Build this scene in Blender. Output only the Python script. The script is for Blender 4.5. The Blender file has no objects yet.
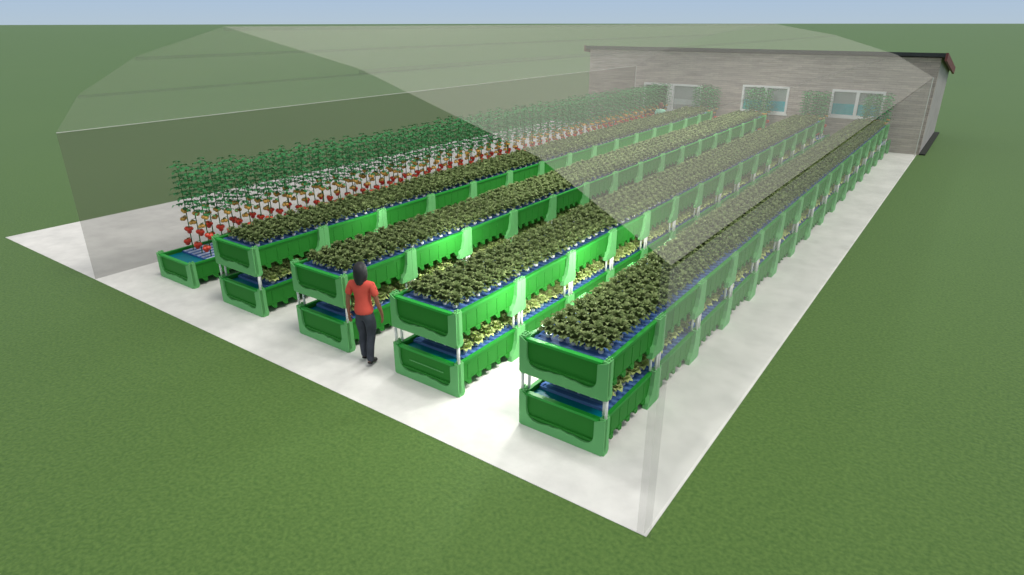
import bpy, bmesh, math, random
from mathutils import Vector, Matrix
random.seed(7)
C = bpy.context.scene.collection
PI = math.pi
R = math.radians

# ------------------------------------------------------------------ materials
def new_mat(name):
    m = bpy.data.materials.new(name); m.use_nodes = True
    nt = m.node_tree
    return m, nt, nt.nodes['Principled BSDF'], nt.nodes, nt.links

def mat(name, col, rough=.6, spec=.3, var=0.0, scale=8.0, metal=0.0, sub=None):
    """plain surface; var adds a soft procedural mottling of the same colour"""
    m, nt, b, N, L = new_mat(name)
    b.inputs['Base Color'].default_value = (*col, 1)
    b.inputs['Roughness'].default_value = rough
    b.inputs['Specular IOR Level'].default_value = spec
    b.inputs['Metallic'].default_value = metal
    if var > 0:
        tc = N.new('ShaderNodeTexCoord'); no = N.new('ShaderNodeTexNoise')
        no.inputs['Scale'].default_value = scale; no.inputs['Detail'].default_value = 4
        rp = N.new('ShaderNodeValToRGB')
        rp.color_ramp.elements[0].position = .3; rp.color_ramp.elements[1].position = .7
        rp.color_ramp.elements[0].color = (*[c * (1 - var) for c in col], 1)
        rp.color_ramp.elements[1].color = (*[min(1, c * (1 + var)) for c in col], 1)
        L.new(tc.outputs['Object'], no.inputs['Vector']); L.new(no.outputs['Fac'], rp.inputs['Fac'])
        L.new(rp.outputs['Color'], b.inputs['Base Color'])
    return m

def film_mat(name, col, alpha, thru=.4):
    """translucent polythene: part of the light passes straight, part is scattered"""
    m, nt, b, N, L = new_mat(name)
    N.remove(b)
    out = N['Material Output']
    tr = N.new('ShaderNodeBsdfTransparent'); di = N.new('ShaderNodeBsdfDiffuse'); mx = N.new('ShaderNodeMixShader')
    di.inputs['Color'].default_value = (*col, 1); mx.inputs['Fac'].default_value = alpha
    tl = N.new('ShaderNodeBsdfTranslucent'); tl.inputs['Color'].default_value = (*col, 1); m2 = N.new('ShaderNodeMixShader'); m2.inputs['Fac'].default_value = thru
    L.new(di.outputs[0], m2.inputs[1]); L.new(tl.outputs[0], m2.inputs[2])
    L.new(tr.outputs[0], mx.inputs[1]); L.new(m2.outputs[0], mx.inputs[2]); L.new(mx.outputs[0], out.inputs['Surface'])
    return m

M = {}
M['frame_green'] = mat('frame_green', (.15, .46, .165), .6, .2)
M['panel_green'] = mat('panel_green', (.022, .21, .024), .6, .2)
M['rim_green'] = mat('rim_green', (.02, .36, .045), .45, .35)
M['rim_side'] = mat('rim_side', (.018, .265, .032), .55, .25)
M['pole'] = mat('pole', (.80, .80, .80), .35, .5)
M['water'] = mat('water', (.0, .17, .24), .45, .12)
M['cup'] = mat('cup', (.70, .74, .76), .5, .3)
M['crop'] = mat('crop', (.120, .170, .060), .7, .15, .28, 14)
M['crop_tip'] = mat('crop_tip', (.195, .25, .10), .7, .15, .2, 14)
M['lettuce'] = mat('lettuce', (.54, .63, .25), .65, .2, .25, 10)
M['stem'] = mat('stem', (.05, .16, .04), .7, .2)
M['vine'] = mat('vine', (.055, .24, .085), .7, .15, .35, 9)
M['tomato'] = mat('tomato', (.72, .06, .035), .35, .4, .12, 12)
M['orange'] = mat('orange', (.60, .33, .08), .4, .35, .2, 12)
M['window_frame'] = mat('window_frame', (.85, .85, .84), .5, .4)
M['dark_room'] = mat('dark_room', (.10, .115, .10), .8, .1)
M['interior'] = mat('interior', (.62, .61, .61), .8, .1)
M['tank'] = mat('tank', (.04, .66, .76), .5, .3)
M['white_box'] = mat('white_box', (.95, .95, .94), .5, .3)
M['roof'] = mat('roof', (.035, .04, .045), .6, .3, .2, 3)
M['fascia'] = mat('fascia', (.17, .055, .055), .6, .3)
M['side_wall'] = mat('side_wall', (.42, .40, .40), .85, .15, .1, 2)
M['kerb'] = mat('kerb', (.03, .035, .03), .8, .2)
M['skin'] = mat('skin', (.30, .13, .08), .55, .3)
M['shirt'] = mat('shirt', (.66, .10, .075), .8, .15, .06, 6)
M['jeans'] = mat('jeans', (.055, .062, .08), .85, .15, .25, 7)
M['hair'] = mat('hair', (.022, .022, .026), .5, .3)
M['shoe'] = mat('shoe', (.012, .012, .013), .5, .3)
M['eye'] = mat('eye', (.75, .75, .72), .3, .5)
M['lip'] = mat('lip', (.38, .09, .08), .5, .3)
M['mint'] = mat('mint', (.33, .68, .50), .8, .15, .06, 6)
M['hair_brown'] = mat('hair_brown', (.12, .03, .02), .5, .3)
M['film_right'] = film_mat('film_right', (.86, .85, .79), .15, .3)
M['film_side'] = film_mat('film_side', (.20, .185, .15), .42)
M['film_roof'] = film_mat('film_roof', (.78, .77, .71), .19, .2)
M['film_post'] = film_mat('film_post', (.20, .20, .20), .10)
M['rail'] = mat('rail', (.62, .63, .60), .5, .3)

def glass_mat():
    m, nt, b, N, L = new_mat('pane_glass')
    N.remove(b); out = N['Material Output']
    tr = N.new('ShaderNodeBsdfTransparent'); gl = N.new('ShaderNodeBsdfGlossy'); mx = N.new('ShaderNodeMixShader')
    tr.inputs['Color'].default_value = (.9, .93, .93, 1); gl.inputs['Roughness'].default_value = .05
    mx.inputs['Fac'].default_value = .08
    L.new(tr.outputs[0], mx.inputs[1]); L.new(gl.outputs[0], mx.inputs[2]); L.new(mx.outputs[0], out.inputs['Surface'])
    return m
M['glass'] = glass_mat()

def striped_mat(name, a, b_, axis, period, width):
    """moulded two-tone stripes across the board"""
    m, nt, b, N, L = new_mat(name)
    b.inputs['Roughness'].default_value = .8; b.inputs['Specular IOR Level'].default_value = .1
    tc = N.new('ShaderNodeTexCoord'); sp = N.new('ShaderNodeSeparateXYZ'); L.new(tc.outputs['Object'], sp.inputs[0])
    d = N.new('ShaderNodeMath'); d.operation = 'DIVIDE'; d.inputs[1].default_value = period
    L.new(sp.outputs[axis], d.inputs[0])
    f = N.new('ShaderNodeMath'); f.operation = 'FRACT'; L.new(d.outputs[0], f.inputs[0])
    g = N.new('ShaderNodeMath'); g.operation = 'LESS_THAN'; g.inputs[1].default_value = width; L.new(f.outputs[0], g.inputs[0])
    mx = N.new('ShaderNodeMixRGB'); mx.inputs[1].default_value = (*a, 1); mx.inputs[2].default_value = (*b_, 1)
    L.new(g.outputs[0], mx.inputs[0]); L.new(mx.outputs[0], b.inputs['Base Color'])
    return m
M['raft'] = striped_mat('raft', (.045, .115, .33), (.10, .205, .47), 1, .127, .45)

def grass_mat():
    m, nt, b, N, L = new_mat('grass')
    b.inputs['Roughness'].default_value = .75; b.inputs['Specular IOR Level'].default_value = .35
    b.inputs['Sheen Weight'].default_value = .10; b.inputs['Sheen Roughness'].default_value = .45; b.inputs['Sheen Tint'].default_value = (.55, .75, .85, 1)
    tc = N.new('ShaderNodeTexCoord')
    fine = N.new('ShaderNodeTexNoise'); fine.inputs['Scale'].default_value = 22; fine.inputs['Detail'].default_value = 6
    big = N.new('ShaderNodeTexNoise'); big.inputs['Scale'].default_value = .12; big.inputs['Detail'].default_value = 3
    r1 = N.new('ShaderNodeValToRGB'); r1.color_ramp.elements[0].position = .3; r1.color_ramp.elements[1].position = .72
    r1.color_ramp.elements[0].color = (.054, .122, .021, 1); r1.color_ramp.elements[1].color = (.104, .190, .040, 1)
    r2 = N.new('ShaderNodeValToRGB'); r2.color_ramp.elements[0].color = (.85, .9, .85, 1); r2.color_ramp.elements[1].color = (1.1, 1.06, 1.0, 1)
    mx = N.new('ShaderNodeMixRGB'); mx.blend_type = 'MULTIPLY'; mx.inputs[0].default_value = .6
    for n in (fine, big): L.new(tc.outputs['Object'], n.inputs['Vector'])
    L.new(fine.outputs['Fac'], r1.inputs[0]); L.new(big.outputs['Fac'], r2.inputs[0])
    L.new(r1.outputs[0], mx.inputs[1]); L.new(r2.outputs[0], mx.inputs[2]); L.new(mx.outputs[0], b.inputs['Base Color'])
    bp = N.new('ShaderNodeBump'); bp.inputs['Strength'].default_value = .35; bp.inputs['Distance'].default_value = .03
    L.new(fine.outputs['Fac'], bp.inputs['Height']); L.new(bp.outputs[0], b.inputs['Normal'])
    return m
M['grass'] = grass_mat()

def concrete_mat():
    m, nt, b, N, L = new_mat('concrete')
    b.inputs['Roughness'].default_value = .85; b.inputs['Specular IOR Level'].default_value = .2
    tc = N.new('ShaderNodeTexCoord')
    a = N.new('ShaderNodeTexNoise'); a.inputs['Scale'].default_value = .9; a.inputs['Detail'].default_value = 8; a.inputs['Roughness'].default_value = .62
    c = N.new('ShaderNodeTexNoise'); c.inputs['Scale'].default_value = 3.2; c.inputs['Detail'].default_value = 6
    ra = N.new('ShaderNodeValToRGB'); ra.color_ramp.elements[0].position = .3; ra.color_ramp.elements[1].position = .75
    ra.color_ramp.elements[0].color = (.62, .62, .61, 1); ra.color_ramp.elements[1].color = (.82, .81, .795, 1)
    rc = N.new('ShaderNodeValToRGB'); rc.color_ramp.elements[0].position = .35; rc.color_ramp.elements[1].position = .6
    rc.color_ramp.elements[0].color = (.9, .9, .9, 1); rc.color_ramp.elements[1].color = (1, 1, 1, 1)
    mx = N.new('ShaderNodeMixRGB'); mx.blend_type = 'MULTIPLY'; mx.inputs[0].default_value = .8
    for n in (a, c): L.new(tc.outputs['Object'], n.inputs['Vector'])
    L.new(a.outputs['Fac'], ra.inputs[0]); L.new(c.outputs['Fac'], rc.inputs[0])
    L.new(ra.outputs[0], mx.inputs[1]); L.new(rc.outputs[0], mx.inputs[2]); L.new(mx.outputs[0], b.inputs['Base Color'])
    return m
M['concrete'] = concrete_mat()

def stone_mat():
    """thin courses of grey-beige stone, laid in the wall's own x / z"""
    m, nt, b, N, L = new_mat('stone_courses')
    b.inputs['Roughness'].default_value = .85; b.inputs['Specular IOR Level'].default_value = .15
    tc = N.new('ShaderNodeTexCoord'); sp = N.new('ShaderNodeSeparateXYZ'); cb = N.new('ShaderNodeCombineXYZ')
    L.new(tc.outputs['Object'], sp.inputs[0]); L.new(sp.outputs[0], cb.inputs[0]); L.new(sp.outputs[2], cb.inputs[1])
    br = N.new('ShaderNodeTexBrick')
    br.inputs['Scale'].default_value = 1.0; br.inputs['Brick Width'].default_value = .42; br.inputs['Row Height'].default_value = .085
    br.inputs['Mortar Size'].default_value = .007; br.inputs['Mortar Smooth'].default_value = .4; br.inputs['Bias'].default_value = -.1
    br.inputs['Color1'].default_value = (.47, .405, .375, 1); br.inputs['Color2'].default_value = (.57, .495, .455, 1)
    br.inputs['Mortar'].default_value = (.34, .29, .27, 1)
    br.offset = .37
    L.new(cb.outputs[0], br.inputs['Vector'])
    no = N.new('ShaderNodeTexNoise'); no.inputs['Scale'].default_value = 1.0; no.inputs['Detail'].default_value = 5
    mp = N.new('ShaderNodeMapping'); mp.inputs['Scale'].default_value = (1.2, 1.2, 9); L.new(tc.outputs['Object'], mp.inputs[0]); L.new(mp.outputs[0], no.inputs['Vector'])
    rp = N.new('ShaderNodeValToRGB'); rp.color_ramp.elements[0].position = .3; rp.color_ramp.elements[1].position = .7
    rp.color_ramp.elements[0].color = (.72, .72, .73, 1); rp.color_ramp.elements[1].color = (1.12, 1.11, 1.10, 1)
    L.new(no.outputs['Fac'], rp.inputs[0])
    mx = N.new('ShaderNodeMixRGB'); mx.blend_type = 'MULTIPLY'; mx.inputs[0].default_value = 1
    L.new(br.outputs['Color'], mx.inputs[1]); L.new(rp.outputs[0], mx.inputs[2]); L.new(mx.outputs[0], b.inputs['Base Color'])
    return m
M['stone'] = stone_mat()

# ------------------------------------------------------------------ mesh helpers
class MB:
    """collects vertices and faces for ONE mesh"""
    def __init__(s): s.v = []; s.f = []; s.mi = []
    def add(s, vs, fs, mi=0):
        o = len(s.v); s.v += [tuple(v) for v in vs]; s.f += [tuple(i + o for i in f) for f in fs]; s.mi += [mi] * len(fs)
    def box(s, x0, x1, y0, y1, z0, z1, mi=0):
        vs = [(x, y, z) for x in (x0, x1) for y in (y0, y1) for z in (z0, z1)]
        s.add(vs, [(0, 1, 3, 2), (4, 6, 7, 5), (0, 4, 5, 1), (2, 3, 7, 6), (0, 2, 6, 4), (1, 5, 7, 3)], mi)
    def prism(s, pts, axis, a, b, mi=0):
        """polygon pts (2D) extruded along axis from a to b"""
        def P(u, w, t): return (t, u, w) if axis == 'x' else ((u, t, w) if axis == 'y' else (u, w, t))
        n = len(pts)
        vs = [P(u, w, a) for u, w in pts] + [P(u, w, b) for u, w in pts]
        fs = [tuple(range(n))[::-1], tuple(range(n, 2 * n))] + [(i, (i + 1) % n, (i + 1) % n + n, i + n) for i in range(n)]
        s.add(vs, fs, mi)
    def tube(s, pts, rad, n=8, mi=0, caps=True):
        pts = [Vector(p) for p in pts]
        rr = rad if isinstance(rad, (list, tuple)) else [rad] * len(pts)
        o = len(s.v); up = Vector((0, 0, 1)); fs = []
        for i, p in enumerate(pts):
            d = (pts[min(i + 1, len(pts) - 1)] - pts[max(i - 1, 0)]).normalized()
            a = d.cross(up if abs(d.z) < .95 else Vector((0, 1, 0))).normalized(); b = d.cross(a)
            for k in range(n):
                t = 2 * PI * k / n; s.v.append(tuple(p + a * math.cos(t) * rr[i] + b * math.sin(t) * rr[i]))
        for i in range(len(pts) - 1):
            for k in range(n):
                fs.append((o + i * n + k, o + i * n + (k + 1) % n, o + (i + 1) * n + (k + 1) % n, o + (i + 1) * n + k))
        if caps:
            fs.append(tuple(o + k for k in range(n))[::-1]); fs.append(tuple(o + (len(pts) - 1) * n + k for k in range(n)))
        s.f += fs; s.mi += [mi] * len(fs)
    def ball(s, c, r, nu=8, nv=5, sz=1.0, mi=0):
        vs = [(c[0], c[1], c[2] + r * sz)]; fs = []
        for j in range(1, nv):
            t = PI * j / nv
            for i in range(nu):
                a = 2 * PI * i / nu; vs.append((c[0] + r * math.sin(t) * math.cos(a), c[1] + r * math.sin(t) * math.sin(a), c[2] + r * sz * math.cos(t)))
        vs.append((c[0], c[1], c[2] - r * sz)); e = len(vs) - 1
        for i in range(nu):
            fs.append((0, 1 + i, 1 + (i + 1) % nu)); fs.append((e, e - nu + (i + 1) % nu, e - nu + i))
            for j in range(nv - 2):
                a = 1 + j * nu
                fs.append((a + i, a + nu + i, a + nu + (i + 1) % nu, a + (i + 1) % nu))
        s.add(vs, fs, mi)
    def mesh(s, name, mats, smooth=False):
        me = bpy.data.meshes.new(name); me.from_pydata(s.v, [], s.f)
        for m in (mats if isinstance(mats, (list, tuple)) else [mats]): me.materials.append(m)
        if any(s.mi): me.polygons.foreach_set('material_index', s.mi)
        if smooth: me.polygons.foreach_set('use_smooth', [True] * len(me.polygons))
        me.update(); return me
    def build(s, name, mats, parent=None, smooth=False):
        return link(name, s.mesh(name, mats, smooth), parent)

def link(name, me, parent=None):
    o = bpy.data.objects.new(name, me); C.objects.link(o)
    if parent: o.parent = parent
    return o
def bevel(o, w=.01, seg=2):
    m = o.modifiers.new('bevel', 'BEVEL'); m.width = w; m.segments = seg; m.limit_method = 'ANGLE'; return o
def tag(o, label=None, cat=None, group=None, kind=None):
    if label: o['label'] = label
    if cat: o['category'] = cat
    if group: o['group'] = group
    if kind: o['kind'] = kind
    return o
def empty(name, loc, rz=0):
    o = bpy.data.objects.new(name, None); C.objects.link(o); o.location = loc; o.rotation_euler.z = rz
    o.empty_display_size = .1; return o
def copy_tree(o, parent=None):
    c = o.copy(); C.objects.link(c)
    if parent: c.parent = parent
    for ch in list(o.children): copy_tree(ch, c)
    return c
ONES = ['', 'first', 'second', 'third', 'fourth', 'fifth', 'sixth', 'seventh', 'eighth', 'ninth', 'tenth', 'eleventh', 'twelfth',
        'thirteenth', 'fourteenth', 'fifteenth', 'sixteenth', 'seventeenth', 'eighteenth', 'nineteenth']
TENS = {2: ('twenty', 'twentieth'), 3: ('thirty', 'thirtieth'), 4: ('forty', 'fortieth'), 5: ('fifty', 'fiftieth'), 6: ('sixty', 'sixtieth'),
        7: ('seventy', 'seventieth'), 8: ('eighty', 'eightieth'), 9: ('ninety', 'ninetieth')}
def nth(n):
    if n < 20: return ONES[n]
    t, u = divmod(n, 10)
    return TENS[t][1] if u == 0 else TENS[t][0] + '-' + ONES[u]

# ------------------------------------------------------------------ layout (metres; camera stands over x = y = 0)
X0, X1, Y0, Y1 = -19.03, -1.87, 4.97, 30.40          # concrete floor
TX0, TX1, EAVE = -14.19, -1.90, 2.98                 # tunnel walls
TC = (TX0 + TX1) / 2
ROWX = {1: -12.65, 2: -10.36, 3: -8.06, 4: -5.77, 5: -3.48}
RY, LM, NM = 5.88, 1.519, 15                         # row front, module length, two-tier modules in a row
ROWN = {1: 'far-left tomato row', 2: 'second row from left', 3: 'middle row', 4: 'second row from right', 5: 'rightmost row'}
UZ = .78                                             # underside of upper tray

# ground + floor
g = MB()
g.add([(-2500, -60, -.006), (2500, -60, -.006), (2500, 4000, -.006), (-2500, 4000, -.006)], [(0, 1, 2, 3)])
tag(g.build('lawn', M['grass']), 'mown green lawn spreading to the horizon around the concrete', 'lawn', kind='structure')
g = MB(); g.box(X0, X1, Y0, Y1, -.12, 0)
tag(g.build('concrete_slab', M['concrete']), 'pale grey mottled concrete slab under the greenhouse', 'floor', kind='structure')

# ------------------------------------------------------------------ stone building at the rear
BX0, BX1, BY0, BY1 = -16.95, -1.80, 30.40, 37.3
HF, HB = 3.66, 2.84
B = empty('stone_building', ((BX0 + BX1) / 2, BY0, 0))
tag(B, 'low grey stone building with dark sloping roof closing the far end', 'building')
def world(o, parent):                                # part modelled in world coordinates
    o.parent = parent; o.matrix_parent_inverse = Matrix.Translation(-Vector(parent.location)); return o
# openings: door + window, window, window
OPEN = [(-13.86, -12.62, 0.0, 2.22), (-12.40, -10.96, .95, 2.22), (-9.08, -7.08, 1.20, 2.34), (-5.38, -3.40, 1.26, 2.34)]
wl = MB(); T = .25
xs = sorted({BX0, BX1} | {o[0] for o in OPEN} | {o[1] for o in OPEN})
for a, b in zip(xs, xs[1:]):
    op = [o for o in OPEN if o[0] <= a and b <= o[1]]
    if not op: wl.box(a, b, BY0, BY0 + T, 0, HF)
    else:
        o = op[0]
        if o[2] > 0: wl.box(a, b, BY0, BY0 + T, 0, o[2])
        wl.box(a, b, BY0, BY0 + T, o[3], HF)
world(wl.build('front_wall', M['stone']), B)
def sidewall(x0, x1, nm):
    s = MB(); s.prism([(BY0 + T, 0), (BY1, 0), (BY1, HB), (BY0 + T, HF - (HF - HB) * T / (BY1 - BY0))], 'x', x0, x1)
    o = world(s.build(nm, M['side_wall']), B); o['label'] = 'plain grey side wall'; return o
sidewall(BX0, BX0 + T, 'side_wall'); sidewall(BX1 - T, BX1, 'side_wall')
s = MB(); s.box(BX0 + T, BX1 - T, BY1 - T, BY1, 0, HB - .02); world(s.build('back_wall', M['side_wall']), B)
s = MB(); s.box(BX0 + T, BX1 - T, BY0 + 2.6, BY0 + 2.7, 0, 2.9); world(s.build('partition_wall', M['interior']), B)
s = MB(); s.box(BX0 + T, BX1 - T, BY0 + T, BY0 + 2.6, -.02, .015); world(s.build('room_floor', M['interior']), B)
rf = MB(); sl = (HF - HB) / (BY1 - BY0)
def rz(y): return HF - sl * (y - BY0)
ya, yb = BY0 - .3, BY1 + .35
rf.prism([(ya, rz(ya) + .02), (yb, rz(yb) + .02), (yb, rz(yb) + .15), (ya, rz(ya) + .15)], 'x', BX0 - .12, BX1 + .12)
world(rf.build('roof', M['roof']), B)
for xa, xb in ((BX1 + .12, BX1 + .20), (BX0 - .20, BX0 - .12)):
    fs = MB(); fs.prism([(ya, rz(ya) - .12), (yb, rz(yb) - .12), (yb, rz(yb) + .16), (ya, rz(ya) + .16)], 'x', xa, xb)
    o = world(fs.build('fascia_board', M['fascia']), B); o['label'] = 'dark red gable board under the roof edge'
k = MB(); k.box(BX1, BX1 + .22, BY0, BY1, -.03, .05); world(k.build('foundation_strip', M['kerb']), B)
def window(x0, x1, z0, z1, mullion, nm='window'):
    w = MB(); t = .085; ya, yb = BY0 - .05, BY0 + .12
    w.box(x0, x0 + t, ya, yb, z0, z1); w.box(x1 - t, x1, ya, yb, z0, z1)
    w.box(x0 + t, x1 - t, ya, yb, z1 - t, z1); w.box(x0 + t, x1 - t, ya, yb, z0, z0 + t)
    if mullion: w.box((x0 + x1) / 2 - .06, (x0 + x1) / 2 + .06, ya + .01, yb - .01, z0 + t, z1 - t)
    fr = world(w.build(nm, M['window_frame']), B)
    halves = [(x0 + t, (x0 + x1) / 2 - .06), ((x0 + x1) / 2 + .06, x1 - t)] if mullion else [(x0 + t, x1 - t)]
    for a, b in halves:
        p = MB(); p.box(a, b, BY0 + .03, BY0 + .04, z0 + t, z1 - t); p.build('pane', M['glass'], fr)
    bl = MB(); bl.box(x0 + t, x1 - t, BY0 + .062, BY0 + .070, z0 + t, z1 - t); bl.build('blind', M['interior'], fr)['label'] = 'plain grey blind behind the glass'
    for a, b in halves:
        lo = MB(); lo.box(a + .01, b - .01, BY0 + .048, BY0 + .060, z0 + t + (0 if mullion else .25), z0 + t + (.43 if mullion else .50))
        lo.build('lower_panel', M['tank' if mullion else 'white_box'], fr)['label'] = 'teal lower panel' if mullion else 'white lower panel'
    s_ = MB(); s_.box(x0 - .05, x1 + .05, BY0 - .1, BY0, z0 - .06, z0); s_.build('sill', M['window_frame'], fr)
for o in OPEN[1:]: window(*o, mullion=o is not OPEN[1])
d = MB(); x0, x1, z0, z1 = OPEN[0]
d.box(x0, x0 + .1, BY0 - .05, BY0 + .12, 0, z1); d.box(x1 - .02, x1 + .2, BY0 - .05, BY0 + .12, 0, z1); d.box(x0 + .1, x1 - .02, BY0 - .05, BY0 + .12, z1 - .1, z1)
df = world(d.build('door_frame', M['window_frame']), B)
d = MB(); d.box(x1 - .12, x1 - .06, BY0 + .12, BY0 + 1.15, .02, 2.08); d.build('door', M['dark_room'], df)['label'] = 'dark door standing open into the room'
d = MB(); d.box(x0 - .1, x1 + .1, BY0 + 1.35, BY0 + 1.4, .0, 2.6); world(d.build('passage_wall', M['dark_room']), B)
# ------------------------------------------------------------------ the film tunnel
TU = empty('tunnel_greenhouse', (TC, Y0, 0))
tag(TU, 'see-through grey film tunnel with arched roof, open at the front, over all rows', 'greenhouse')
TYB = Y1 - .34
def sheet(name, pts, mat_, t=0):
    m = MB(); n = len(pts)
    vs = [(x, Y0, z) for x, z in pts] + [(x, TYB, z) for x, z in pts]
    m.add(vs, [(i, i + 1, n + i + 1, n + i) for i in range(n - 1)]); return world(m.build(name, mat_), TU)
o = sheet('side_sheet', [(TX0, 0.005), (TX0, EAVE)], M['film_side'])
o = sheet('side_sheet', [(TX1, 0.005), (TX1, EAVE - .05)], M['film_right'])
half = [(6.15, EAVE), (4.78, 3.75), (2.45, 4.44), (0, 4.86)]
arch = [(TC - a, z) for a, z in half] + [(TC + a, z) for a, z in half[-2::-1]]
sheet('roof_sheet', arch, M['film_roof'])
for px_, pz_ in arch[1:-1]:
    m = MB(); m.tube([(px_, Y0, pz_ - .03), (px_, TYB, pz_ - .03)], .028, 6); world(m.build('fold_shade_rod', M['film_post']), TU)  # added grey rod along each fold, imitates the shading step between roof facets
m = MB(); m.tube([(TX0, Y0, EAVE), (TX0, TYB, EAVE)], .007, 6); world(m.build('eave_rail', M['rail']), TU)
m = MB(); m.tube([(TX0, TYB - .03, 0), (TX0, TYB - .03, EAVE)], .016, 6); world(m.build('rear_post', M['rail']), TU)
m = MB(); m.tube([(TX1, TYB - .03, 0), (TX1, TYB - .03, EAVE)], .016, 6); world(m.build('rear_post', M['rail']), TU)
m = MB(); m.box(TX1 - .08, TX1 + .07, Y0 + .0, Y0 + .02, .005, EAVE); world(m.build('front_post', M['film_post']), TU)['label'] = 'translucent front corner strip'

# ------------------------------------------------------------------ trays and racks
HW = .625
def panel_curve():
    """outline of the recessed end panel: down, rounded corner, wavy foot, up again"""
    pts = [(-.52, .455), (-.52, .30)]
    for i in range(1, 7):
        a = PI + i / 6 * PI / 2; pts.append((-.35 + .17 * math.cos(a), .27 + .17 * math.sin(a) * .95))
    for i in range(1, 13):
        t = -.35 + .70 * i / 12
        pts.append((t, .1085 + .030 * max(0, min(1, (.27 - abs(t)) / .10)) + .012 * (math.cos(t * PI / .12) if abs(t) < .2 else 0)))
    for i in range(1, 7):
        a = 1.5 * PI + i / 6 * PI / 2; pts.append((.35 + .13 * math.cos(a), .25 + .142 * math.sin(a)))
    pts += [(.48, .30), (.48, .455)]
    return pts
PC = panel_curve()
def tray_body():
    m = MB()
    for s in (-1, 1):
        xa, xb = sorted((s * .535, s * .565)); m.box(xa, xb, 0, LM, .15, .46)
        for i in range(5):
            y = .27 + i * .235; xa, xb = sorted((s * .565, s * .569))
            m.prism([(y, .07), (y + .055, .07), (y + .055, .40), (y, .40)], 'x', xa, xb)
            m.prism([(y - .05, .15), (y + .015, .07), (y + .07, .07), (y + .07, .15)], 'x', *sorted((s * .52, s * .575)))
    m.box(-.535, .535, 0, LM, .15, .18)
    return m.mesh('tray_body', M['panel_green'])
def leg_mesh(sx, rear):
    m = MB(); xa, xb = sorted((sx * .545, sx * HW))
    if rear: pts = [(LM, 0), (LM, .52), (LM - .10, .52), (LM - .115, .30), (LM - .16, .17), (LM - .24, .09), (LM - .26, 0)]
    else: pts = [(.004, 0), (.10, 0), (.13, .04), (.115, .2), (.115, .52), (.004, .52)]
    m.prism(pts, 'x', xa, xb)
    # pole sockets on the head of the leg
    for y in ((LM - .075, LM - .02) if rear else (.025, .08)):
        m.box(*sorted((sx * .56, sx * .575)), y, y + .03, .52, .545); m.box(*sorted((sx * .60, sx * .612)), y, y + .03, .52, .545)
    return m.mesh('leg', M['frame_green'])
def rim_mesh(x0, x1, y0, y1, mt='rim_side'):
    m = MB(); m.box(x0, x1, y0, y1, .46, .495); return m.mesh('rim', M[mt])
def end_frame_mesh(back):
    m = MB(); ya, yb = (-.014, .05) if not back else (LM - .05, LM + .014)
    n = len(PC); outer = []
    for x, z in PC:
        if z > .29: outer.append((-HW if x < 0 else HW, z))
        else: outer.append((max(-HW, min(HW, x * 1.28)), 0.0))
    outer[0] = (-HW, .52); outer[-1] = (HW, .52); outer[2] = (-HW, .08); outer[3] = (-HW, .02); outer[-3] = (HW, .06); outer[-4] = (HW - .015, .02)
    vs = [(x, ya, z) for x, z in PC] + [(x, ya, z) for x, z in outer] + [(x, yb, z) for x, z in PC] + [(x, yb, z) for x, z in outer]
    fs = []
    for i in range(n - 1):
        fs += [(i, i + 1, n + i + 1, n + i), (2 * n + i, 3 * n + i, 3 * n + i + 1, 2 * n + i + 1),
               (i, 2 * n + i, 2 * n + i + 1, i + 1), (n + i, n + i + 1, 3 * n + i + 1, 3 * n + i)]
    for i in (0, n - 1): fs.append((i, n + i, 3 * n + i, 2 * n + i))
    m.add(vs, fs); return m.mesh('end_frame', M['frame_green'])
def end_panel_mesh(back):
    m = MB(); ya, yb = (.022, .05) if not back else (LM - .05, LM - .022)
    m.prism([(-.54, .46), (-.54, .20), (-.42, .09), (.44, .09), (.53, .20), (.53, .46)], 'y', ya, yb)
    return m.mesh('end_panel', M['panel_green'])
def water_mesh(front, back):
    m = MB(); m.box(-.53, .53, .052 if front else 0, LM - .052 if back else LM, .182, .415); return m.mesh('water', M['water'])
ME = {'body': tray_body(), 'legs': [leg_mesh(sx, r_) for r_ in (False, True) for sx in (-1, 1)]}
for f in (0, 1):
    for b_ in (0, 1):
        ME['water', f, b_] = water_mesh(f, b_)
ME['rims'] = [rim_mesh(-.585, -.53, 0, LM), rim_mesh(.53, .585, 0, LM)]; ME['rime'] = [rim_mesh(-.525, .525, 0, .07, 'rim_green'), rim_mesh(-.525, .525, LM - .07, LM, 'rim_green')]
ME['eframe'] = [end_frame_mesh(False), end_frame_mesh(True)]; ME['epanel'] = [end_panel_mesh(False), end_panel_mesh(True)]
pm = MB(); pm.tube([(0, 0, .52), (0, 0, UZ)], .020, 8); ME['pole'] = pm.mesh('pole', M['pole'], True)
POLES = [(sx * x, y) for sx in (-1, 1) for x, y in ((.605, .04), (.545, .098), (.605, LM - .04), (.545, LM - .098))]

def fill_tray(t, f, b_):
    """legs, rim, water and (where the trough ends) end frame and panel: children of tray body t"""
    for lm in ME['legs']: link('leg', lm, t)
    for rm in ME['rims'] + ([ME['rime'][0]] if f else []) + ([ME['rime'][1]] if b_ else []): link('rim', rm, t)
    link('water', ME['water', f, b_], t)
    if f: link('end_frame', ME['eframe'][0], t); link('end_panel', ME['epanel'][0], t)
    if b_: link('end_frame', ME['eframe'][1], t); link('end_panel', ME['epanel'][1], t)
def make_rack(f, b_):
    r = empty('grow_rack', (0, 0, 0))
    lo = link('lower_tray', ME['body'], r); up = link('upper_tray', ME['body'], r); up.location.z = UZ
    fill_tray(lo, f, b_); fill_tray(up, f, b_)
    for x, y in POLES:
        p = link('pole', ME['pole'], r); p.location = (x, y, 0)
    return r
def make_single(f, b_):
    r = empty('grow_trough', (0, 0, 0)); t = link('tray', ME['body'], r); fill_tray(t, f, b_); return r
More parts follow.
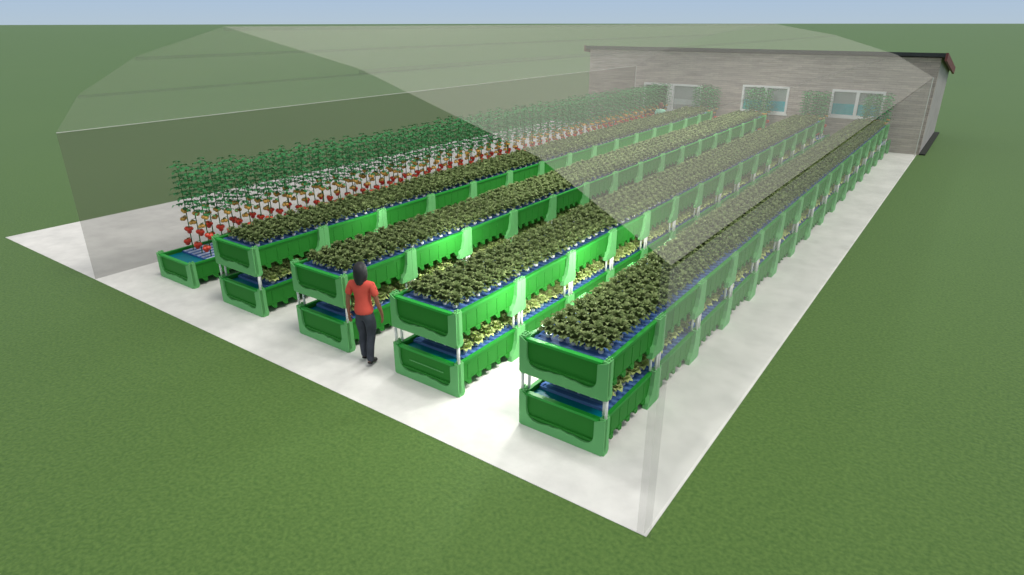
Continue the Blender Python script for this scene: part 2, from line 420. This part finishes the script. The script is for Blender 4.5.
RK = {(f, b_): make_rack(f, b_) for f, b_ in ((1, 0), (0, 0), (0, 1))}
SG = {(f, b_): make_single(f, b_) for f, b_ in ((1, 0), (0, 0), (0, 1), (1, 1))}
used = set()
def place(proto, loc, label, cat, group):
    o = proto if id(proto) not in used else copy_tree(proto)
    used.add(id(proto)); o.location = loc; tag(o, label, cat, group); return o
def rank_text(i, n): return 'front' if i == 0 else ('rearmost' if i == n - 1 else nth(i + 1))
for row in (2, 3, 4, 5):
    for i in range(NM):
        key = (1, 0) if i == 0 else ((0, 1) if i == NM - 1 else (0, 0))
        lab = 'two-tier green grow rack at the %s of the %s' % ('front end' if i == 0 else 'rear end', ROWN[row]) if i in (0, NM - 1) else \
              'two-tier green grow rack, %s from the front in the %s' % (nth(i + 1), ROWN[row])
        o = place(RK[key], (ROWX[row], RY + i * LM, 0), lab, 'grow rack', 'two-tier racks of the ' + ROWN[row])
        if row == 4 and i == 0:
            sm = MB(); sm.box(-.33, .33, .008, .022, .295, .305); sl_ = sm.build('raised_strip', M['frame_green'], o.children[0]); sl_['label'] = 'thin light line across the lower end panel'
    o = place(SG[(1, 1)], (ROWX[row], RY + NM * LM + .03, 0), 'single low green trough of tomatoes behind the %s, by the building' % ROWN[row], 'grow trough', 'low troughs at the building end')
for i in range(16):
    key = (1, 0) if i == 0 else ((0, 1) if i == 15 else (0, 0))
    place(SG[key], (ROWX[1], RY + i * LM, 0), 'single low green tomato trough, %s of the far-left row' % ('front one' if i == 0 else ('last one' if i == 15 else nth(i + 1) + ' from the front')),
          'grow trough', 'low troughs of the far-left row')

# ------------------------------------------------------------------ floating boards
def raft_mesh(y0, y1, m_):
    m = MB(); m.box(-.515, .515, y0, y1, .417, .458)
    n = max(2, int((y1 - y0) / .127))
    for s in (-1, 1):                                    # moulded lip of short blocks along both edges
        for i in range(n):
            y = y0 + (i + .2) * (y1 - y0) / n; m.box(*sorted((s * .515, s * .47)), y, y + .07, .458, .466)
    return m.mesh('raft_board', m_)
RM = {'full': raft_mesh(.004, LM - .004, M['raft']), 'u': raft_mesh(.14, LM - .004, M['raft']), 'l': raft_mesh(.30, LM - .004, M['raft']),
      'b': raft_mesh(.004, LM - .07, M['raft'])}
def slat_mesh(y0, y1):
    m = MB(); m.box(-.51, .51, y0, y1, .417, .447)
    for i in range(6):
        x = -.46 + i * .17; m.box(x, x + .07, y0 + .01, y1 - .01, .447, .462, 1)
    return m.mesh('slatted_board', [mat_blue, mat_pale])
mat_blue = mat('board_blue', (.05, .13, .40), .5, .3); mat_pale = mat('board_pale', (.44, .53, .72), .5, .3)
SM = {'full': slat_mesh(.004, LM - .004), 'f': slat_mesh(.46, LM - .004), 'b': slat_mesh(.004, LM - .06), 'fb': slat_mesh(.06, LM - .06)}
for row in (2, 3, 4, 5):
    for i in range(NM):
        for tier, z in (('upper', UZ), ('lower', 0)):
            k_ = ('u' if tier == 'upper' else 'l') if i == 0 else ('b' if i == NM - 1 else 'full')
            o = link('raft_board', RM[k_]); o.location = (ROWX[row], RY + i * LM, z)
            tag(o, 'blue floating board in the %s tray of the %s rack, %s' % (tier, rank_text(i, NM), ROWN[row]), 'floating board', 'blue boards in %s trays of the %s' % (tier, ROWN[row]))
    o = link('slatted_board', SM['fb']); o.location = (ROWX[row], RY + NM * LM + .03, 0)
    tag(o, 'blue slatted board in the low trough behind the ' + ROWN[row], 'floating board', 'slatted boards at the building end')
for i in range(16):
    o = link('slatted_board', SM['f' if i == 0 else ('b' if i == 15 else 'full')]); o.location = (ROWX[1], RY + i * LM, 0)
    tag(o, 'blue and white slatted board in the %s low trough of the far-left row' % rank_text(i, 16), 'floating board', 'slatted boards of the far-left row')

# ------------------------------------------------------------------ crops
rnd = random.Random(3)
def leaf(m, a, r0, ln, w, z0, rise, droop, mi=0, cup=.02, seg=3):
    """one bent leaf blade leaving the heart at angle a"""
    ca, sa = math.cos(a), math.sin(a); vs = []; fs = []
    for i in range(seg + 1):
        t = i / seg; rr = r0 + ln * t; z = z0 + rise * math.sin(t * PI * .62) - droop * t * t
        ww = w * (.35 + 1.3 * math.sin(PI * min(1, t * .82 + .12)) * .62) * (1 if i < seg else .35)
        for s, dz in ((-1, cup), (0, 0), (1, cup)):
            vs.append((ca * rr - sa * ww * s, sa * rr + ca * ww * s, z + dz * (1 - .4 * t)))
    for i in range(seg):
        for k_ in (0, 1): fs.append((i * 3 + k_, i * 3 + k_ + 1, i * 3 + k_ + 4, i * 3 + k_ + 3))
    m.add(vs, fs, mi)
def crop_foliage(seed, seg=3):
    q = random.Random(seed); m = MB()
    m.tube([(0, 0, .02), (0, 0, .12)], [.02, .012], 5, 0, False)
    for k_ in range(12):
        leaf(m, k_ * 2 * PI / 12 + q.uniform(-.2, .2), .012, q.uniform(.115, .145), .030, .055, q.uniform(.05, .10), q.uniform(.02, .06), 0, .014, seg)
    for k_ in range(10):
        leaf(m, k_ * 2 * PI / 10 + .4 + q.uniform(-.2, .2), .010, q.uniform(.085, .115), .027, .10, q.uniform(.06, .11), q.uniform(.01, .04), k_ % 3 == 0, .014, seg)
    for k_ in range(8):
        leaf(m, k_ * 2 * PI / 8 + q.uniform(-.3, .3), .004, q.uniform(.045, .07), .019, .14, q.uniform(.05, .09), 0, k_ % 2, .012, seg)
    return m
def lettuce_foliage(seed, seg=3):
    q = random.Random(seed); m = MB()
    for k_ in range(9):
        leaf(m, k_ * 2 * PI / 9 + q.uniform(-.15, .15), .01, q.uniform(.10, .13), .05, .03, q.uniform(.08, .11), q.uniform(.03, .05), 0, .022, seg)
    for k_ in range(7):
        leaf(m, k_ * 2 * PI / 7 + .3 + q.uniform(-.2, .2), .008, q.uniform(.075, .095), .046, .06, q.uniform(.10, .13), .02, 0, .02, seg)
    for k_ in range(5):
        leaf(m, k_ * 2 * PI / 5 + q.uniform(-.3, .3), .0, q.uniform(.04, .05), .034, .11, .08, 0, 0, .015, seg)
    return m
cm = MB(); cm.tube([(0, 0, 0), (0, 0, .035)], [.030, .036], 8); CUP = cm.mesh('net_cup', M['cup'])
CROP = [crop_foliage(i) for i in range(3)]; LETT = [lettuce_foliage(20 + i) for i in range(3)]
CM = [c.mesh('foliage', [M['crop'], M['crop_tip']]) for c in CROP]; LMm = [c.mesh('foliage', [M['lettuce']]) for c in LETT]
COLX = [-.372, -.186, 0, .186, .372]; PS = LM / 6
def crop_spots(row, tier):
    z = (UZ if tier == 'upper' else 0) + .459
    first = .27 if tier == 'upper' else .46
    n = int((NM * LM - first - .08) / PS)
    for k_ in range(n):
        for c, dx in enumerate(COLX):
            yield k_, c, (ROWX[row] + dx * (1.08 if k_ > 17 else 1), RY + first + k_ * PS, z)
CAM = Vector((0, 0, 4.9))
COLN = ['left edge', 'second from left', 'centre', 'second from right', 'right edge']
def plant_all(tier, meshes, protos, name, cat, look, sel):
    allp = [(row, k_, c, p) for row in (2, 3, 4, 5) for k_, c, p in crop_spots(row, tier)]
    allp.sort(key=lambda e: (Vector(e[3]) - CAM).length + (0 if sel(e) else 1000))
    near, far = allp[:300], allp[300:]
    roots = []
    for i in range(3):
        r_ = empty(name, (0, 0, 0)); link('net_cup', CUP, r_); link('foliage', meshes[i], r_); roots.append(r_)
    seen = set()
    for row, k_, c, p in near:
        j = rnd.randrange(3)
        o = roots[j] if j not in seen else copy_tree(roots[j]); seen.add(j)
        o.location = p; o.rotation_euler.z = rnd.uniform(0, 2 * PI); s_ = rnd.uniform(.96, 1.10) * (1.1 if k_ > 17 else 1); o.scale = (s_, s_, s_)
        tag(o, '%s, %s rank, %s, %s deck of %s' % (look, nth(k_ + 1), COLN[c], tier, ROWN[row]), cat, '%s of the %s' % (cat + 's on the ' + tier + ' deck', ROWN[row]))
    big = MB()
    for row, k_, c, p in far:
        src = protos[rnd.randrange(3)]; a = rnd.uniform(0, 2 * PI); ca, sa = math.cos(a), math.sin(a); s_ = rnd.uniform(.96, 1.10) * (1.1 if k_ > 17 else 1)
        big.add([(p[0] + s_ * (ca * x - sa * y), p[1] + s_ * (sa * x + ca * y), p[2] + s_ * z) for x, y, z in src.v], src.f)
        n0 = len(src.f); big.mi[-n0:] = src.mi
        cv = [(p[0] + .033 * math.cos(t * PI / 3), p[1] + .033 * math.sin(t * PI / 3), p[2] + dz) for dz in (0, .035) for t in range(6)]
        big.add(cv, [(t, (t + 1) % 6, 6 + (t + 1) % 6, 6 + t) for t in range(6)] + [(6, 7, 8, 9, 10, 11)], 2)
    return big
LOOK_U = 'dark green leafy plant'; LOOK_L = 'yellow-green lettuce'
bg = plant_all('upper', CM, CROP, 'leafy_crop', 'crop plant', LOOK_U, lambda e: True)
tag(bg.build('leafy_crop_mass', [M['crop'], M['crop_tip'], M['cup']]), 'rest of the dark leafy plants covering the upper decks towards the building', 'crop plants', kind='stuff')
bg = plant_all('lower', LMm, LETT, 'lettuce', 'lettuce', LOOK_L, lambda e: e[2] >= 2 or e[1] == 0)
tag(bg.build('lettuce_mass', [M['lettuce'], M['lettuce'], M['cup']]), 'rest of the yellow-green lettuces filling the lower decks deeper in and further back', 'lettuces', kind='stuff')

# ------------------------------------------------------------------ tomato vines
def leaflet(m, p, d, ln, w, mi=0):
    """small folded leaf: two facets along direction d"""
    d = Vector(d).normalized(); s_ = d.cross(Vector((0, 0, 1)))
    s_ = s_.normalized() if s_.length > .01 else Vector((1, 0, 0)); p = Vector(p)
    a, b, c_ = p, p + d * ln * .5, p + d * ln - Vector((0, 0, ln * .25)); up = Vector((0, 0, w * .35))
    m.add([a, b + s_ * w + up, c_, b - s_ * w + up, b], [(0, 4, 1), (1, 4, 2), (0, 3, 4), (3, 2, 4)], mi)
def vine_foliage(seed):
    q = random.Random(seed); m = MB(); n = 23
    for i in range(n):
        z = .90 + (1.80 - .90) * i / (n - 1); a = i * 2.4 + q.uniform(-.3, .3); L_ = (.17 if z < 1.6 else .13) * q.uniform(.8, 1.1)
        ca, sa = math.cos(a), math.sin(a)
        for t in (.3, .6, 1.0):
            x, y = ca * L_ * t, sa * L_ * t; zz = z + .03 * t - .05 * t * t
            if t == 1.0: leaflet(m, (x, y, zz), (ca, sa, -.25), .085, .034)
            else:
                for s_ in (-1, 1): leaflet(m, (x, y, zz), (ca * .4 - sa * s_, sa * .4 + ca * s_, -.3), .085, .034)
        m.tube([(0, 0, z), (ca * L_, sa * L_, z - .02)], [.005, .003], 3, 0, False)
    return m.mesh('foliage', M['vine'])
def truss(seed, red):
    q = random.Random(seed); m = MB(); r_ = .052 if red else .044
    m.tube([(0, 0, .07), (.05, 0, .06), (.085, 0, .03)], .005, 4, 1, False)
    for dx, dy, dz in ((.055, .038, .0), (.055, -.038, .005), (.105, 0, -.01), (.08, .0, -.052))[:4 if red else 3]:
        m.ball((dx, dy, dz), r_ * q.uniform(.9, 1.08), 8, 5, .9, 0)
        for k_ in range(4):
            a = k_ * PI / 2 + .4; leaflet(m, (dx, dy, dz + r_ * .86), (math.cos(a), math.sin(a), .05), .034, .008, 1)
    return m.mesh('red_truss' if red else 'orange_truss', [M['tomato' if red else 'orange'], M['stem']], False)
sm = MB(); sm.tube([(0, 0, 0), (.008, .004, .5), (-.006, .006, 1.1), (0, 0, 1.80)], [.012, .011, .009, .005], 6); STEM = sm.mesh('stem', M['stem'])
VF = [vine_foliage(i) for i in range(3)]; RT = [truss(i, True) for i in range(2)]; OT = [truss(9 + i, False) for i in range(2)]
def make_vine(i):
    r_ = empty('tomato_plant', (0, 0, 0)); link('stem', STEM, r_); link('foliage', VF[i], r_)
    for j, (z, red, a) in enumerate(((.20, 1, 3.6), (.46, 1, 5.2), (.66, 0, 3.3), (.84, 0, 5.0))):
        o = link('red_truss' if red else 'orange_truss', (RT if red else OT)[j % 2], r_)
        o.location = (0, 0, z); o.rotation_euler.z = a + i * .5; o['label'] = 'cluster of ripe red tomatoes' if red else 'cluster of orange unripe tomatoes'
    return r_
VP = [make_vine(i) for i in range(3)]; vseen = set()
def put_vine(p, lab, grp):
    j = rnd.randrange(3); o = VP[j] if j not in vseen else copy_tree(VP[j]); vseen.add(j)
    o.location = p; o.rotation_euler.z = rnd.uniform(-.45, .45); o.scale.z = rnd.uniform(.97, 1.04); tag(o, lab, 'tomato plant', grp)
VS = LM / 3.08; SIDE = ['left', 'middle', 'right']
nrk = int((16 * LM - .70) / VS) + 1
for k_ in range(nrk):
    for c in range(3):
        put_vine((ROWX[1] + (c - 1) * .34, RY + .62 + k_ * VS, .4625 if abs(c) else .4625), 'tall tomato vine, %s of three in the %s rank, far-left row' % (SIDE[c], 'front' if k_ == 0 else ('last' if k_ == nrk - 1 else nth(k_ + 1))),
                 'tomato vines of the far-left row')
for row in (2, 3, 4, 5):
    for k_ in range(3):
        for c in range(3):
            put_vine((ROWX[row] + (c - 1) * .34, RY + NM * LM + .28 + k_ * .48, .4625),
                     'tomato vine behind %s, %s of three in %s rank, by the building' % (ROWN[row], SIDE[c], ('front', 'second', 'last')[k_]), 'tomato vines at the building end')

# ------------------------------------------------------------------ people
def skin_mesh(name, nodes, edges, m_, parent, sub=2, root=0, tweak=None):
    """grow one continuous surface over a jointed skeleton and bake it"""
    keys = list(nodes); idx = {k_: i for i, k_ in enumerate(keys)}
    me = bpy.data.meshes.new(name); me.from_pydata([nodes[k_][:3] for k_ in keys], [(idx[a], idx[b]) for a, b in edges], [])
    o = bpy.data.objects.new(name, me); C.objects.link(o)
    md = o.modifiers.new('skin', 'SKIN'); md.use_smooth_shade = True; md.branch_smoothing = .4
    if not me.skin_vertices: raise RuntimeError('no skin layer')
    for i, k_ in enumerate(keys):
        n = nodes[k_]; v = me.skin_vertices[0].data[i]; v.radius = (n[3], n[4] if len(n) > 4 else n[3]); v.use_root = (i == root)
    s_ = o.modifiers.new('sub', 'SUBSURF'); s_.levels = sub; s_.render_levels = sub
    dg = bpy.context.evaluated_depsgraph_get(); nm = bpy.data.meshes.new_from_object(o.evaluated_get(dg))
    o.modifiers.clear(); o.data = nm; nm.name = name; bpy.data.meshes.remove(me)
    nm.materials.clear(); nm.materials.append(m_); nm.polygons.foreach_set('use_smooth', [True] * len(nm.polygons))
    o.parent = parent; return o

def chain(*k_): return list(zip(k_, k_[1:]))
def make_person(name, loc, rz, h, mats, step, hair_len, label):
    """figure faces local +Y; x to its right"""
    r_ = empty(name, loc, rz); tag(r_, label, 'person')
    sc_ = h / 1.66
    # joints
    N_ = {'pelvis': (0, 0, .90, .108, .082), 'belly': (0, .0, 1.02, .108, .085), 'chest': (0, .005, 1.19, .132, .094), 'upper': (0, -.005, 1.30, .120, .082), 'neckb': (0, 0, 1.385, .058, .055),
          'neck': (0, .008, 1.43, .05, .05), 'jaw': (0, .025, 1.475, .062, .072), 'face': (0, .018, 1.535, .074, .092), 'skull': (0, .004, 1.60, .068, .085), 'crown': (0, .0, 1.637, .035, .045)}
    E_ = chain('pelvis', 'belly', 'chest', 'upper', 'neckb', 'neck', 'jaw', 'face', 'skull', 'crown')
    N_['nose'] = (0, .115, 1.525, .012); E_.append(('face', 'nose'))
    for s_, nm in ((-1, 'l'), (1, 'r')):
        N_['ear' + nm] = (s_ * .086, -.002, 1.53, .012, .018); E_.append(('face', 'ear' + nm))
        f = step * s_                                     # >0: this foot is forward
        N_['hip' + nm] = (s_ * .072, 0, .83, .062, .068); N_['thigh' + nm] = (s_ * .09, .03 + f * .25, .66, .074, .078)
        N_['knee' + nm] = (s_ * .085, .035 + f * .5, .47, .053, .056); N_['calf' + nm] = (s_ * .082, -.015 + f * .68, .33, .05, .056)
        N_['ankle' + nm] = (s_ * .08, -.03 + f, .09, .034, .036); N_['ball' + nm] = (s_ * .088, .09 + f, .038, .036, .028); N_['toe' + nm] = (s_ * .09, .15 + f, .03, .028, .022)
        N_['heel' + nm] = (s_ * .08, -.06 + f, .04, .03, .03)
        E_ += chain('pelvis', 'hip' + nm, 'thigh' + nm, 'knee' + nm, 'calf' + nm, 'ankle' + nm, 'ball' + nm, 'toe' + nm) + [('ankle' + nm, 'heel' + nm)]
        g_ = -step * s_ * .35                             # arms swing against the legs
        N_['sh' + nm] = (s_ * .165, -.005, 1.325, .055, .055); N_['uarm' + nm] = (s_ * .205, -.015 + g_ * .3, 1.20, .044); N_['elbow' + nm] = (s_ * .232, -.02 + g_ * .6, 1.055, .036)
        N_['farm' + nm] = (s_ * .248, .005 + g_ * .9, .95, .034); N_['wrist' + nm] = (s_ * .258, .03 + g_ * 1.2, .835, .023, .026)
        N_['palm' + nm] = (s_ * .258, .04 + g_ * 1.3, .775, .017, .032)
        E_ += chain('upper', 'sh' + nm, 'uarm' + nm, 'elbow' + nm, 'farm' + nm, 'wrist' + nm, 'palm' + nm)
        px, py, pz = N_['palm' + nm][:3]
        for i, (dy, ln) in enumerate(((.027, .072), (.009, .082), (-.009, .076), (-.026, .060))):
            a, b, c_ = 'fa%d' % i + nm, 'fb%d' % i + nm, 'fc%d' % i + nm
            N_[a] = (px, py + dy, pz - .035, .0095); N_[b] = (px - s_ * .006, py + dy * 1.1 + .004, pz - .035 - ln * .5, .0088); N_[c_] = (px - s_ * .022, py + dy * 1.1 + .008, pz - .035 - ln * .93, .0072)
            E_ += chain('palm' + nm, a, b, c_)
        N_['ta' + nm] = (px - s_ * .012, py + .036, pz + .012, .0105); N_['tb' + nm] = (px - s_ * .022, py + .052, pz - .025, .0092); N_['tc' + nm] = (px - s_ * .024, py + .056, pz - .052, .0075)
        E_ += chain('palm' + nm, 'ta' + nm, 'tb' + nm, 'tc' + nm)
    skin_mesh('body', N_, E_, mats['skin'], r_)
    # T-shirt
    g2 = lambda k_, d, dz=0, s1=1.0: (N_[k_][0], N_[k_][1], N_[k_][2] + dz, N_[k_][3] * s1 + d, (N_[k_][4] if len(N_[k_]) > 4 else N_[k_][3]) * s1 + d)
    S_ = {'hem0': g2('pelvis', .062, -.095), 'hem': g2('pelvis', .050, .035), 'belly': g2('belly', .022), 'chest': g2('chest', .022), 'upper': g2('upper', .022), 'neckb': g2('neckb', .016, .012)}
    SE = chain('hem0', 'hem', 'belly', 'chest', 'upper', 'neckb')
    for nm in 'lr':
        S_['sh' + nm] = g2('sh' + nm, .016); S_['sl' + nm] = g2('uarm' + nm, .020); e = N_['elbow' + nm]; u = N_['uarm' + nm]
        S_['cuff' + nm] = tuple(u[i] + (e[i] - u[i]) * .42 for i in range(3)) + (.056, .056); SE += chain('upper', 'sh' + nm, 'sl' + nm, 'cuff' + nm)
    skin_mesh('t_shirt', S_, SE, mats['shirt'], r_)
    # trousers
    T_ = {'waist0': g2('belly', .012, .0), 'waist': g2('pelvis', .034, .03), 'seat': g2('pelvis', .032, -.035)}; TE = chain('waist0', 'waist', 'seat')
    for nm in 'lr':
        for k_, d in (('hip', .060), ('thigh', .020), ('knee', .013), ('calf', .012)): T_[k_ + nm] = g2(k_ + nm, d)
        T_['cuff' + nm] = g2('ankle' + nm, .020, -.025); TE += chain('seat', 'hip' + nm, 'thigh' + nm, 'knee' + nm, 'calf' + nm, 'cuff' + nm)
    skin_mesh('trousers', T_, TE, mats['jeans'], r_)
    for s_, nm in ((-1, 'l'), (1, 'r')):
        a, b, t, hl = (N_[k_ + nm] for k_ in ('ankle', 'ball', 'toe', 'heel'))
        H_ = {'a': (a[0], a[1], .095, .044, .046), 'h': (hl[0], hl[1], .046, .042, .040), 'b': (b[0], b[1], .046, .048, .042), 't': (t[0], t[1], .036, .038, .033)}
        skin_mesh('shoe', H_, [('a', 'h'), ('a', 'b'), ('b', 't')], mats['shoe'], r_)
    # hair: cap that hangs behind and beside the face
    hm = MB(); nu, rows = 25, []
    zt, zb = 1.672, hair_len
    for j in range(13):
        t = j / 12; z = zt + (zb - zt) * t
        ring = []
        for i in range(nu):
            a = R(-90 - 140 + 280 * i / (nu - 1))         # -90 deg = straight behind
            if t < .35:
                q = t / .35; rr = math.sin(q * PI / 2)
                rx, ry = .098 * rr, .118 * rr
            else:
                q = (t - .35) / .65; rx = .098 + .012 * math.sin(q * PI) - .028 * q * q; ry = .118 - .025 * q
            zz = z if t >= .35 else zt - (zt - (zt + (zb - zt) * .35)) * (1 - math.cos(t / .35 * PI / 2))
            wob = 1 + .02 * math.sin(i * 2.1 + j * .5)
            ring.append((rx * math.cos(a) * wob, .002 + ry * math.sin(a) * wob - .012 * t, zz + (.012 * math.sin(i * 1.7) if j == 12 else 0)))
        rows.append(ring)
    vs = [v for ring in rows for v in ring]
    hm.add(vs, [(j * nu + i, j * nu + i + 1, (j + 1) * nu + i + 1, (j + 1) * nu + i) for j in range(12) for i in range(nu - 1)])
    ho = hm.build('hair', mats['hair'], r_, True)
    sd = ho.modifiers.new('thick', 'SOLIDIFY'); sd.thickness = .02; sd.offset = -1 if False else 1
    ss = ho.modifiers.new('sub', 'SUBSURF'); ss.levels = 1; ss.render_levels = 1
    for s_ in (-1, 1):
        e = MB(); e.ball((s_ * .031, .099, 1.548), .0125, 8, 6); e.build('eye', M['eye'], r_, True)
        e = MB(); e.tube([(s_ * .012, .108, 1.568), (s_ * .032, .107, 1.573), (s_ * .05, .092, 1.566)], .004, 5); e.build('eyebrow', mats['hair'], r_)
    e = MB(); e.tube([(-.024, .090, 1.488), (-.008, .098, 1.491), (.008, .098, 1.491), (.024, .090, 1.488)], [.003, .007, .007, .003], 6); e.build('lips', M['lip'], r_, True)
    r_.scale = (sc_, sc_, sc_); return r_
make_person('person', (-6.96, 5.85, 0), R(22), 1.66, dict(skin=M['skin'], shirt=M['shirt'], jeans=M['jeans'], hair=M['hair'], shoe=M['shoe']), -.07, 1.33,
            'person in red T-shirt and dark jeans with black hair, walking away between the front racks')
make_person('person', (-11.68, 27.5, 0), R(10), 1.66, dict(skin=M['skin'], shirt=M['mint'], jeans=M['jeans'], hair=M['hair_brown'], shoe=M['shoe']), .06, 1.42,
            'person in mint green top with brown hair, among the far racks by the doorway')

# ------------------------------------------------------------------ light
w = bpy.data.worlds.new('World'); bpy.context.scene.world = w; w.use_nodes = True
N = w.node_tree.nodes; L = w.node_tree.links; bgn = N['Background']
tc = N.new('ShaderNodeTexCoord'); sp = N.new('ShaderNodeSeparateXYZ'); rp = N.new('ShaderNodeValToRGB')
L.new(tc.outputs['Generated'], sp.inputs[0]); L.new(sp.outputs[2], rp.inputs[0])
el = rp.color_ramp.elements
el[0].position = 0; el[0].color = (.45, .56, .66, 1); el[1].position = 1; el[1].color = (.62, .62, .60, 1)
e = el.new(.04); e.color = (.40, .535, .71, 1)
e = el.new(.25); e.color = (.56, .60, .64, 1)
L.new(rp.outputs[0], bgn.inputs['Color']); bgn.inputs['Strength'].default_value = 1.0
def lamp(name, typ, loc, energy, size, col=(1, 1, 1), rot=None):
    l = bpy.data.lights.new(name, typ); l.energy = energy; l.color = col
    if typ == 'SUN': l.angle = size
    else: l.shadow_soft_size = size
    o = bpy.data.objects.new(name, l); C.objects.link(o); o.location = loc
    if rot: o.rotation_euler = rot
    return o
sun = lamp('sun', 'SUN', (0, 0, 30), 1.85, R(20), (1, .95, .86))
sun.rotation_euler = Vector((-.45, -.06, -1)).to_track_quat('-Z', 'Y').to_euler()
gl = lamp('grow_lamp', 'SPOT', (-4.5, 6.4, 3.55), 170, .15, (1, .98, .94))
for x_, y_, p_ in ((-4.46, 7.1, 95), (-4.46, 9.2, 90), (-4.46, 11.4, 32), (-6.85, 8.4, 75), (-9.15, 8.6, 22)): lamp('aisle_fill', 'POINT', (x_, y_, 1.45), p_, .1, (1, 1, .92))  # added fill lights, no real fittings: brighten rack sides and lettuces along the aisles
for y_ in (12.5, 17, 21.5, 25.5):
    a_ = lamp('ridge_fill', 'AREA', (TC, y_, 4.2), 110, .3, (1, .97, .92)); a_.data.shape = 'RECTANGLE'; a_.data.size = .4; a_.data.size_y = 3.0  # added overhead fill without a real fitting, lifts the dim rear interior
gl.data.spot_size = R(168); gl.data.spot_blend = .25

# ------------------------------------------------------------------ camera
cd = bpy.data.cameras.new('camera'); cam = bpy.data.objects.new('camera', cd); C.objects.link(cam)
f, yaw, pitch, roll = 640.67, -.623344, .391708, -.00073
cd.sensor_width = 36; cd.lens = f / 1024 * 36; cd.clip_end = 6000; cd.clip_start = .1
fw = Vector((math.sin(yaw) * math.cos(pitch), math.cos(yaw) * math.cos(pitch), -math.sin(pitch)))
rt = Vector((math.cos(yaw), -math.sin(yaw), 0)); up = rt.cross(fw)
r2 = rt * math.cos(roll) + up * math.sin(roll); u2 = -rt * math.sin(roll) + up * math.cos(roll)
mw = Matrix((r2, u2, -fw)).transposed().to_4x4(); mw.translation = (0, 0, 4.9); cam.matrix_world = mw
sc = bpy.context.scene; sc.camera = cam
vs_ = sc.view_settings; vs_.view_transform = 'Standard'; vs_.look = 'None'; vs_.gamma = 1; vs_.use_curve_mapping = False; vs_.exposure = 0
